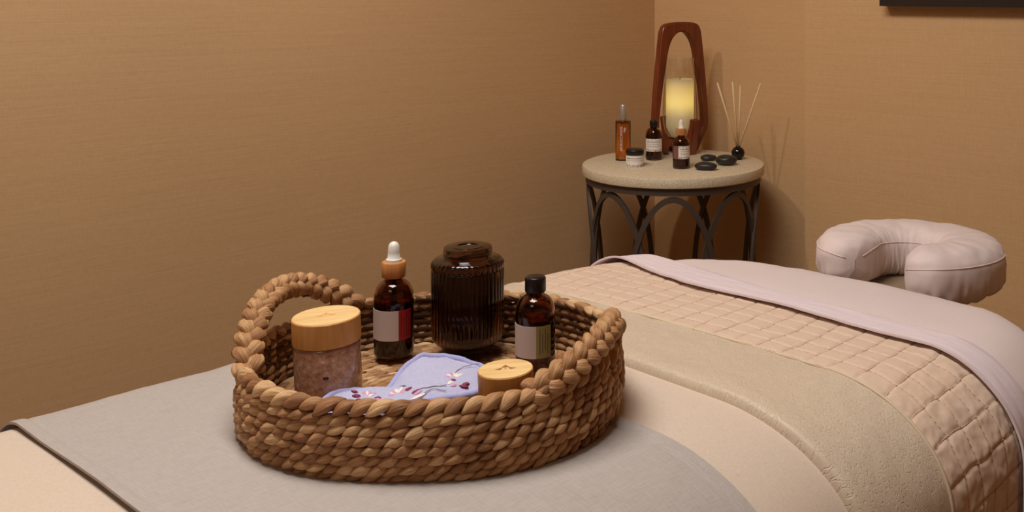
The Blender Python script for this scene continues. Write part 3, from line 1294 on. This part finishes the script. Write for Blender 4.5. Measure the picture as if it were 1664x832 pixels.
# ------------------------------------------------------------------ side table
TX, TY, ZT, TR = 2.072, 1.809, H - .452, .2373
st = thing('side_table', 'round side table with cast stone top and dark interlaced arch base', 'table', (TX, TY, 0), face_cam(TX, TY))
prof = [(0, ZT - .026), (TR - .004, ZT - .026), (TR - .001, ZT - .0245), (TR, ZT - .022), (TR, ZT - .005), (TR - .0015, ZT - .0015), (TR - .005, ZT), (0, ZT)]
lathe('table_top', prof, M['stone_top'], st, 96)
RB = .2265


def ring_bar(name, r0, r1, z0, z1):
    return lathe(name, [(r0, z0), (r1, z0), (r1, z1), (r0, z1), (r0, z0)], M['iron'], st, 96)


ring_bar('top_ring', RB - .012, RB + .002, ZT - .044, ZT - .026)
ring_bar('bottom_ring', RB - .012, RB + .002, 0, .016)
zc_, hz = (ZT - .044 + .016) / 2, (ZT - .044 - .016) / 2 - .003
for k in range(8):
    a0 = R(45) * k
    v, f = [], []
    n = 72
    bw, bt = .0085, .0035
    rr = RB - .006 - (.0022 if k % 2 else -.0022)
    for i in range(n):
        th = 2 * PI * i / n
        ca, cz_ = R(31) * math.sin(th), hz * math.cos(th)
        # bar across its width: offset along the ellipse normal on the cylinder surface
        nx, nz = math.sin(th) * hz, math.cos(th) * (R(31) * RB)
        l = math.hypot(nx, nz)
        nx, nz = nx / l, nz / l
        for (ow, ot) in ((-bw, -bt), (0, -bt), (0, bt), (-bw, bt)):
            ang = a0 + ca + (ow * 1.6) * nx / RB
            r2 = rr + ot
            z = zc_ + cz_ + ow * 1.6 * nz
            v.append((r2 * math.sin(ang), -r2 * math.cos(ang), z))
    for i in range(n):
        j = (i + 1) % n
        for q in range(4):
            l_ = (q + 1) % 4
            f.append((i * 4 + q, j * 4 + q, j * 4 + l_, i * 4 + l_))
    o = pydata('arch', v, f, M['iron'], st, smooth=False)
    sharp_by_angle(o, 40)

# ------------------------------------------------------------------ things on the side table
def text_mesh(body, size, parent, material, mat, name='lettering'):
    cu = bpy.data.curves.new('lettering', 'FONT')
    cu.body = body
    cu.size = size
    cu.extrude = .00012
    cu.align_x = 'CENTER'
    cu.align_y = 'CENTER'
    o = bpy.data.objects.new('t', cu)
    COL.objects.link(o)
    dg = bpy.context.evaluated_depsgraph_get()
    me = bpy.data.meshes.new_from_object(o.evaluated_get(dg))
    bpy.data.objects.remove(o)
    r = obj(name, me, material, parent)
    r.matrix_local = mat
    return r


FRONT = Matrix.Rotation(R(90), 4, 'X')     # text plane facing local -Y

# orange oil bottle
ox, oy = 2.0155, 1.9362
ob = thing('oil_bottle', 'orange glass oil bottle with silver cap and upright white lettering', 'bottle', (ox, oy, ZT), face_cam(ox, oy))
lathe('glass', [(0, 0), (.0192, 0), (.0203, .0012), (.0203, .1035), (.0195, .1050), (.006, .1055), (.006, .108), (.0045, .108), (.0045, .104), (.0185, .103), (.0185, .009), (0, .009)], M['oil'], ob, 48)
lathe('oil', [(0, .0092), (.0187, .0092), (.0187, .098), (0, .098)], M['oil'], ob, 48)
lathe('cap', [(0, .1062), (.0082, .1062), (.0084, .107), (.0084, .1450), (.0076, .1465), (0, .1468)], M['silver'], ob, 32)
text_mesh('MOROCCANOIL', .0088, ob, M['white_label'], Matrix.Translation((-.0045, -.0204, .060)) @ FRONT @ Matrix.Rotation(R(90), 4, 'Z'))
for q in range(3):
    arc_patch('small_print', .02035, R(6 + q * 5), R(8.5 + q * 5), .074 + .003 * q, .088, M['white_label'], ob, .0001, 2)

# small black-lidded cream jar
ox, oy = 1.9648, 1.846
cj2 = thing('cream_jar', 'small white-labelled jar with black lid at the table front', 'jar', (ox, oy, ZT), face_cam(ox, oy))
lathe('jar_body', [(0, 0), (.0215, 0), (.0228, .0015), (.0228, .0285), (.020, .031), (0, .031)], M['white_label'], cj2, 48)
screw_cap('lid', .0238, .0300, .0440, M['black'], cj2, 60)


def print_marks(root, Rr, a0, a1, z0, z1, seed, rows=3, leaves=9, top_leaves=False):
    rg2 = random.Random(seed)
    bm = bmesh.new()

    def quad(a, z, wa, hz_, rot=0):
        pts = [(-1, -1), (1, -1), (1, 1), (-1, 1)]
        vs = []
        for px, pz in pts:
            x = px * wa; zz = pz * hz_
            xr, zr = x * math.cos(rot) - zz * math.sin(rot), x * math.sin(rot) + zz * math.cos(rot)
            an = a + xr / Rr
            vs.append(bm.verts.new((Rr * math.sin(an), -Rr * math.cos(an), z + zr)))
        bm.faces.new(vs)
    for r_ in range(rows):
        z = z1 - (z1 - z0) * (.22 + .2 * r_)
        a = a0 + (a1 - a0) * .15
        while a < a1 - (a1 - a0) * .15:
            w = rg2.uniform(.0006, .0018)
            quad(a, z, w, .00045 if r_ else .0008)
            a += (w * 2 + .0008) / Rr
    for q in range(leaves):
        quad(a0 + (a1 - a0) * (q + .5) / leaves, z0 + rg2.uniform(.0012, .0035), rg2.uniform(.0006, .0012), rg2.uniform(.0010, .0026), rg2.uniform(-.7, .7))
        if top_leaves and q % 2 == 0:
            quad(a0 + (a1 - a0) * (q + .5) / leaves, z1 - rg2.uniform(.0008, .0022), rg2.uniform(.0006, .0012), rg2.uniform(.0008, .0016), rg2.uniform(-1.2, 1.2))
    return obj('label_print', bm, M['ink'], root)


print_marks(cj2, .0230, R(-75), R(75), .002, .028, 5, 2, 14)

# black-capped amber bottle on the table
ox, oy = 2.0761, 1.881
b1 = thing('amber_bottle', 'amber bottle with black screw cap and white label beside the wooden lantern', 'bottle', (ox, oy, ZT), face_cam(ox, oy))
boston(b1, .0221, .064, .0845, .0095, .092, .066)
screw_cap('cap', .0112, .0880, .1040, M['black'], b1, 36)
lb = arc_patch('label', .0222, R(-72), R(72), .024, .057, M['white_label'], b1)
arc_patch('label_side', .0222, R(-88), R(-72), .024, .057, M['plum_label'], b1, n=4)
print_marks(lb, .0228, R(-66), R(66), .025, .056, 8, 3, 11, True)

# dropper bottle on the table
ox, oy = 2.021, 1.7376
b2 = thing('dropper_bottle', 'amber dropper bottle with plum and white label on the stone tabletop', 'bottle', (ox, oy, ZT), face_cam(ox, oy))
boston(b2, .0218, .060, .0800, .0092, .088, .066)
lathe('collar', [(0, .084), (.0128, .084), (.0134, .085), (.0134, .0995), (.0126, .1005), (0, .1005)], M['bamboo_dark'], b2)
lathe('dropper_bulb', [(0, .100), (.0078, .100), (.0078, .103), (.0060, .104), (.0058, .112), (.0050, .119), (.003, .1225), (0, .1235)], M['rubber'], b2, ang=60)
lb = arc_patch('label', .0219, R(-18), R(74), .026, .058, M['white_label'], b2)
arc_patch('label_side', .0219, R(-62), R(-18), .026, .058, M['plum_label'], b2)
print_marks(lb, .0225, R(-14), R(70), .027, .057, 12, 3, 8, True)

# massage stones
def stone(loc, a, b, c, rz, label, seed):
    bm = bmesh.new()
    bmesh.ops.create_icosphere(bm, subdivisions=4, radius=1)
    for vtx in bm.verts:
        k = 1 + .07 * noise.noise(vtx.co * 1.3 + Vector((seed, 0, 0)))
        co = vtx.co * k
        z = math.copysign(abs(co.z) ** .85, co.z)
        vtx.co = (co.x * a, co.y * b, max(z * c, -.93 * c))
    o = obj('massage_stone', bm, M['pebble'], None, True)
    o.location = (loc[0], loc[1], ZT + c * .93)
    o.rotation_euler = (0, 0, rz)
    return tag(o, label, 'stone', 'black massage stones on the side table')


stone((2.1548, 1.7582), .0215, .016, .0085, VROT + .1, 'smallest black massage stone, behind the other two on the table', 1)
stone((2.1318, 1.6801), .0275, .022, .0135, VROT - .1, 'largest black massage stone, in front of the reed diffuser', 4)
stone((2.0405, 1.6729), .0290, .019, .0105, VROT - .25, 'flat black massage stone nearest the front table edge', 9)

# reed diffuser
ox, oy = 2.222, 1.711
rd = thing('reed_diffuser', 'round black reed diffuser holding four pale rattan sticks', 'diffuser', (ox, oy, ZT), VROT)
rb = .0178
prof = [(0, 0), (.009, 0), (.0115, .0012)] + [(rb * math.cos(R(a)), .0172 + rb * math.sin(R(a))) for a in range(-58, 69, 7)] + [(.0058, .0345), (.0058, .0362), (.0040, .0362), (.0040, .030), (0, .030)]
M['gloss_black'] = plain('glossy_black_ceramic', (14, 12, 12), .12)
lathe('diffuser_pot', prof, M['gloss_black'], rd, 40, ang=60)
mpx = 2.80 / F_PX
for (xt, yt, xb, dpt) in ((1167, 133, -.0022, .01), (1191, 130, -.0006, -.018), (1205, 138, .0006, .02), (1237, 133, .0022, -.005)):
    tip = Vector(((xt - 1200.5) * mpx, dpt, (257 - yt) * mpx))
    bot = Vector((xb, 0, .031))
    tube('reed', [bot, (bot + tip) / 2, tip], .0023, M['reed'], rd, 8)

# wooden candle lantern
lx, ly = 2.210, 1.905
ln = thing('candle_lantern', 'tall red walnut arch lantern with glass hurricane on the side table', 'lantern', (lx, ly, ZT), VROT + R(38))


def plate(name, outer, inner, th, material, parent, rot=0, bevel=.003):
    """extruded ring (outer outline minus inner outline) in the local XZ plane"""
    n = len(outer)
    v, f = [], []
    for y in (-th / 2, th / 2):
        v += [(x, y, z) for x, z in outer]
        v += [(x, y, z) for x, z in inner]
    for i in range(n):
        j = (i + 1) % n
        f += [(i, j, n + j, n + i), (2 * n + j, 2 * n + i, 3 * n + i, 3 * n + j),
              (j, i, 2 * n + i, 2 * n + j), (n + i, n + j, 3 * n + j, 3 * n + i)]
    o = pydata(name, v, f, material, parent, smooth=False)
    bm = bmesh.new(); bm.from_mesh(o.data)
    bmesh.ops.recalc_face_normals(bm, faces=bm.faces[:])
    ed = [e for e in bm.edges if len(e.link_faces) == 2 and e.calc_face_angle(0) > R(60)]
    bmesh.ops.bevel(bm, geom=ed, offset=bevel, segments=2, affect='EDGES')
    for fc_ in bm.faces:
        fc_.smooth = True
    for e in bm.edges:
        if len(e.link_faces) == 2 and e.calc_face_angle(0) > R(40):
            e.smooth = False
    bm.to_mesh(o.data); bm.free()
    o.rotation_euler = (0, 0, rot)
    return o


def smooth_loop(pts, per=8):
    P = [Vector((x, z, 0)) for x, z in pts]
    m = len(P)
    out = []
    for i in range(m):
        p0, p1, p2, p3 = P[i - 1], P[i], P[(i + 1) % m], P[(i + 2) % m]
        for k in range(per):
            t = k / per
            q = .5 * ((2 * p1) + (p2 - p0) * t + (2 * p0 - 5 * p1 + 4 * p2 - p3) * t * t + (3 * p1 - p0 - 3 * p2 + p3) * t ** 3)
            out.append((q.x, q.y))
    return out


half_o = [(0, .362), (.030, .3605), (.047, .354), (.054, .342), (.058, .322), (.066, .245), (.073, .165), (.0765, .100), (.077, .075), (.0735, .058), (.060, .030), (.047, 0.0)]
half_i = [(0, .335), (.012, .331), (.024, .315), (.033, .288), (.040, .245), (.049, .180), (.055, .125), (.0575, .090), (.057, .074), (.053, .060), (.044, .036), (.031, 0.0)]


def path_smooth(h, per=6):
    P = [Vector((x, z, 0)) for x, z in h]
    out = []
    for i in range(len(P) - 1):
        p0, p1, p2, p3 = P[max(i - 1, 0)], P[i], P[i + 1], P[min(i + 2, len(P) - 1)]
        for k in range(per):
            t = k / per
            q = .5 * ((2 * p1) + (p2 - p0) * t + (2 * p0 - 5 * p1 + 4 * p2 - p3) * t * t + (3 * p1 - p0 - 3 * p2 + p3) * t ** 3)
            out.append((q.x, q.y))
    out.append((P[-1].x, P[-1].y))
    return out


ho, hi = path_smooth([(x * 1.24, z) for x, z in half_o]), path_smooth([(x * (1.24 if z > .32 else 1.32), z) for x, z in half_i])
outer = [(-x, z) for x, z in ho[::-1]] + ho[1:]
inner = [(-x, z) for x, z in hi[::-1]] + hi[1:]
n = len(outer)
v, f = [], []
th = .021
for y in (-th / 2, th / 2):
    v += [(x, y, z) for x, z in outer] + [(x, y, z) for x, z in inner]
for i in range(n - 1):
    j = i + 1
    f += [(i, j, n + j, n + i), (2 * n + j, 2 * n + i, 3 * n + i, 3 * n + j), (j, i, 2 * n + i, 2 * n + j), (n + i, n + j, 3 * n + j, 3 * n + i)]
for i in (0, n - 1):
    f.append((i, n + i, 3 * n + i, 2 * n + i))
o = pydata('arch_frame', v, f, M['walnut'], ln, smooth=False)
bm = bmesh.new(); bm.from_mesh(o.data)
bmesh.ops.recalc_face_normals(bm, faces=bm.faces[:])
ed = [e for e in bm.edges if len(e.link_faces) == 2 and e.calc_face_angle(0) > R(60)]
bmesh.ops.bevel(bm, geom=ed, offset=.004, segments=3, affect='EDGES')
for fc_ in bm.faces:
    fc_.smooth = True
for e in bm.edges:
    if len(e.link_faces) == 2 and e.calc_face_angle(0) > R(45):
        e.smooth = False
bm.to_mesh(o.data); bm.free()

# cross pieces of the base: bar between the feet and two slanted holders front and back
bm = bmesh.new()
bm_box(bm, (0, 0, .030), (.076, .024, .020))
bmesh.ops.bevel(bm, geom=bm.edges[:], offset=.003, segments=2, affect='EDGES')
obj('cross_bar', bm, M['walnut'], ln)
hold = [(.020, .022), (.036, .0), (.054, 0.0), (.068, .070), (.072, .094), (.054, .099), (.051, .080), (.040, .050), (.020, .040)]
for sgn in (-1, 1):
    bm = bmesh.new()
    fr = [bm.verts.new((x * sgn, -.013, z)) for x, z in hold]
    bk_ = [bm.verts.new((x * sgn, .013, z)) for x, z in hold]
    bm.faces.new(fr); bm.faces.new(bk_[::-1])
    for i in range(len(hold)):
        j = (i + 1) % len(hold)
        bm.faces.new((fr[j], fr[i], bk_[i], bk_[j]))
    bmesh.ops.recalc_face_normals(bm, faces=bm.faces[:])
    bmesh.ops.bevel(bm, geom=bm.edges[:], offset=.002, segments=2, affect='EDGES')
    o = obj('holder', bm, M['walnut'], ln)
    o.rotation_euler = (0, 0, R(-86))
lathe('cross_hub', [(0, .022), (.023, .022), (.024, .024), (.024, .038), (.023, .040), (0, .040)], M['walnut'], ln, 32)
gp = [(0, .041), (.028, .041), (.034, .044), (.042, .058), (.0475, .085), (.0480, .105), (.046, .160), (.042, .220), (.0395, .262)]
gin = [(.0380, .262), (.0405, .220), (.0445, .160), (.0465, .105), (.046, .086), (.0405, .060), (.033, .0465), (.027, .0435), (0, .0435)]
lathe('glass_hurricane', gp + gin, M['clear'], ln, 64, ang=60)

cm, nt, b = new_mat('lit_candle_wax')
k = NT(nt)
b.inputs['Base Color'].default_value = lin((232, 214, 178))
b.inputs['Roughness'].default_value = .5
b.inputs['Subsurface Weight'].default_value = .3
b.inputs['Subsurface Radius'].default_value = (.02, .012, .006)
sep = k.n('ShaderNodeSeparateXYZ')
k.l(k.coord('Object', (1, 1, 1)), sep.inputs[0])
em = k.ramp(k.math('DIVIDE', sep.outputs[2], .16), [(.0, (.10, .07, .035, 1)), (.35, (.30, .22, .10, 1)), (.60, (1.0, .70, .16, 1)), (.85, (.60, .40, .10, 1)), (1.0, (.22, .15, .06, 1))])
k.l(em, b.inputs['Emission Color'])
b.inputs['Emission Strength'].default_value = .75
cd = thing('pillar_candle', 'glowing ivory pillar candle inside the glass hurricane', 'candle', (lx, ly, ZT + .044), 0)
lathe('wax', [(0, 0), (.0245, 0), (.0255, .001), (.0385, .028), (.0385, .028), (.0385, .157), (.0375, .160), (.034, .1585), (.012, .155), (0, .1545)], cm, cd, 48)
tube('wick', [(0, 0, .153), (.0005, 0, .160), (.002, 0, .165)], .0009, M['ink'], cd, 6)
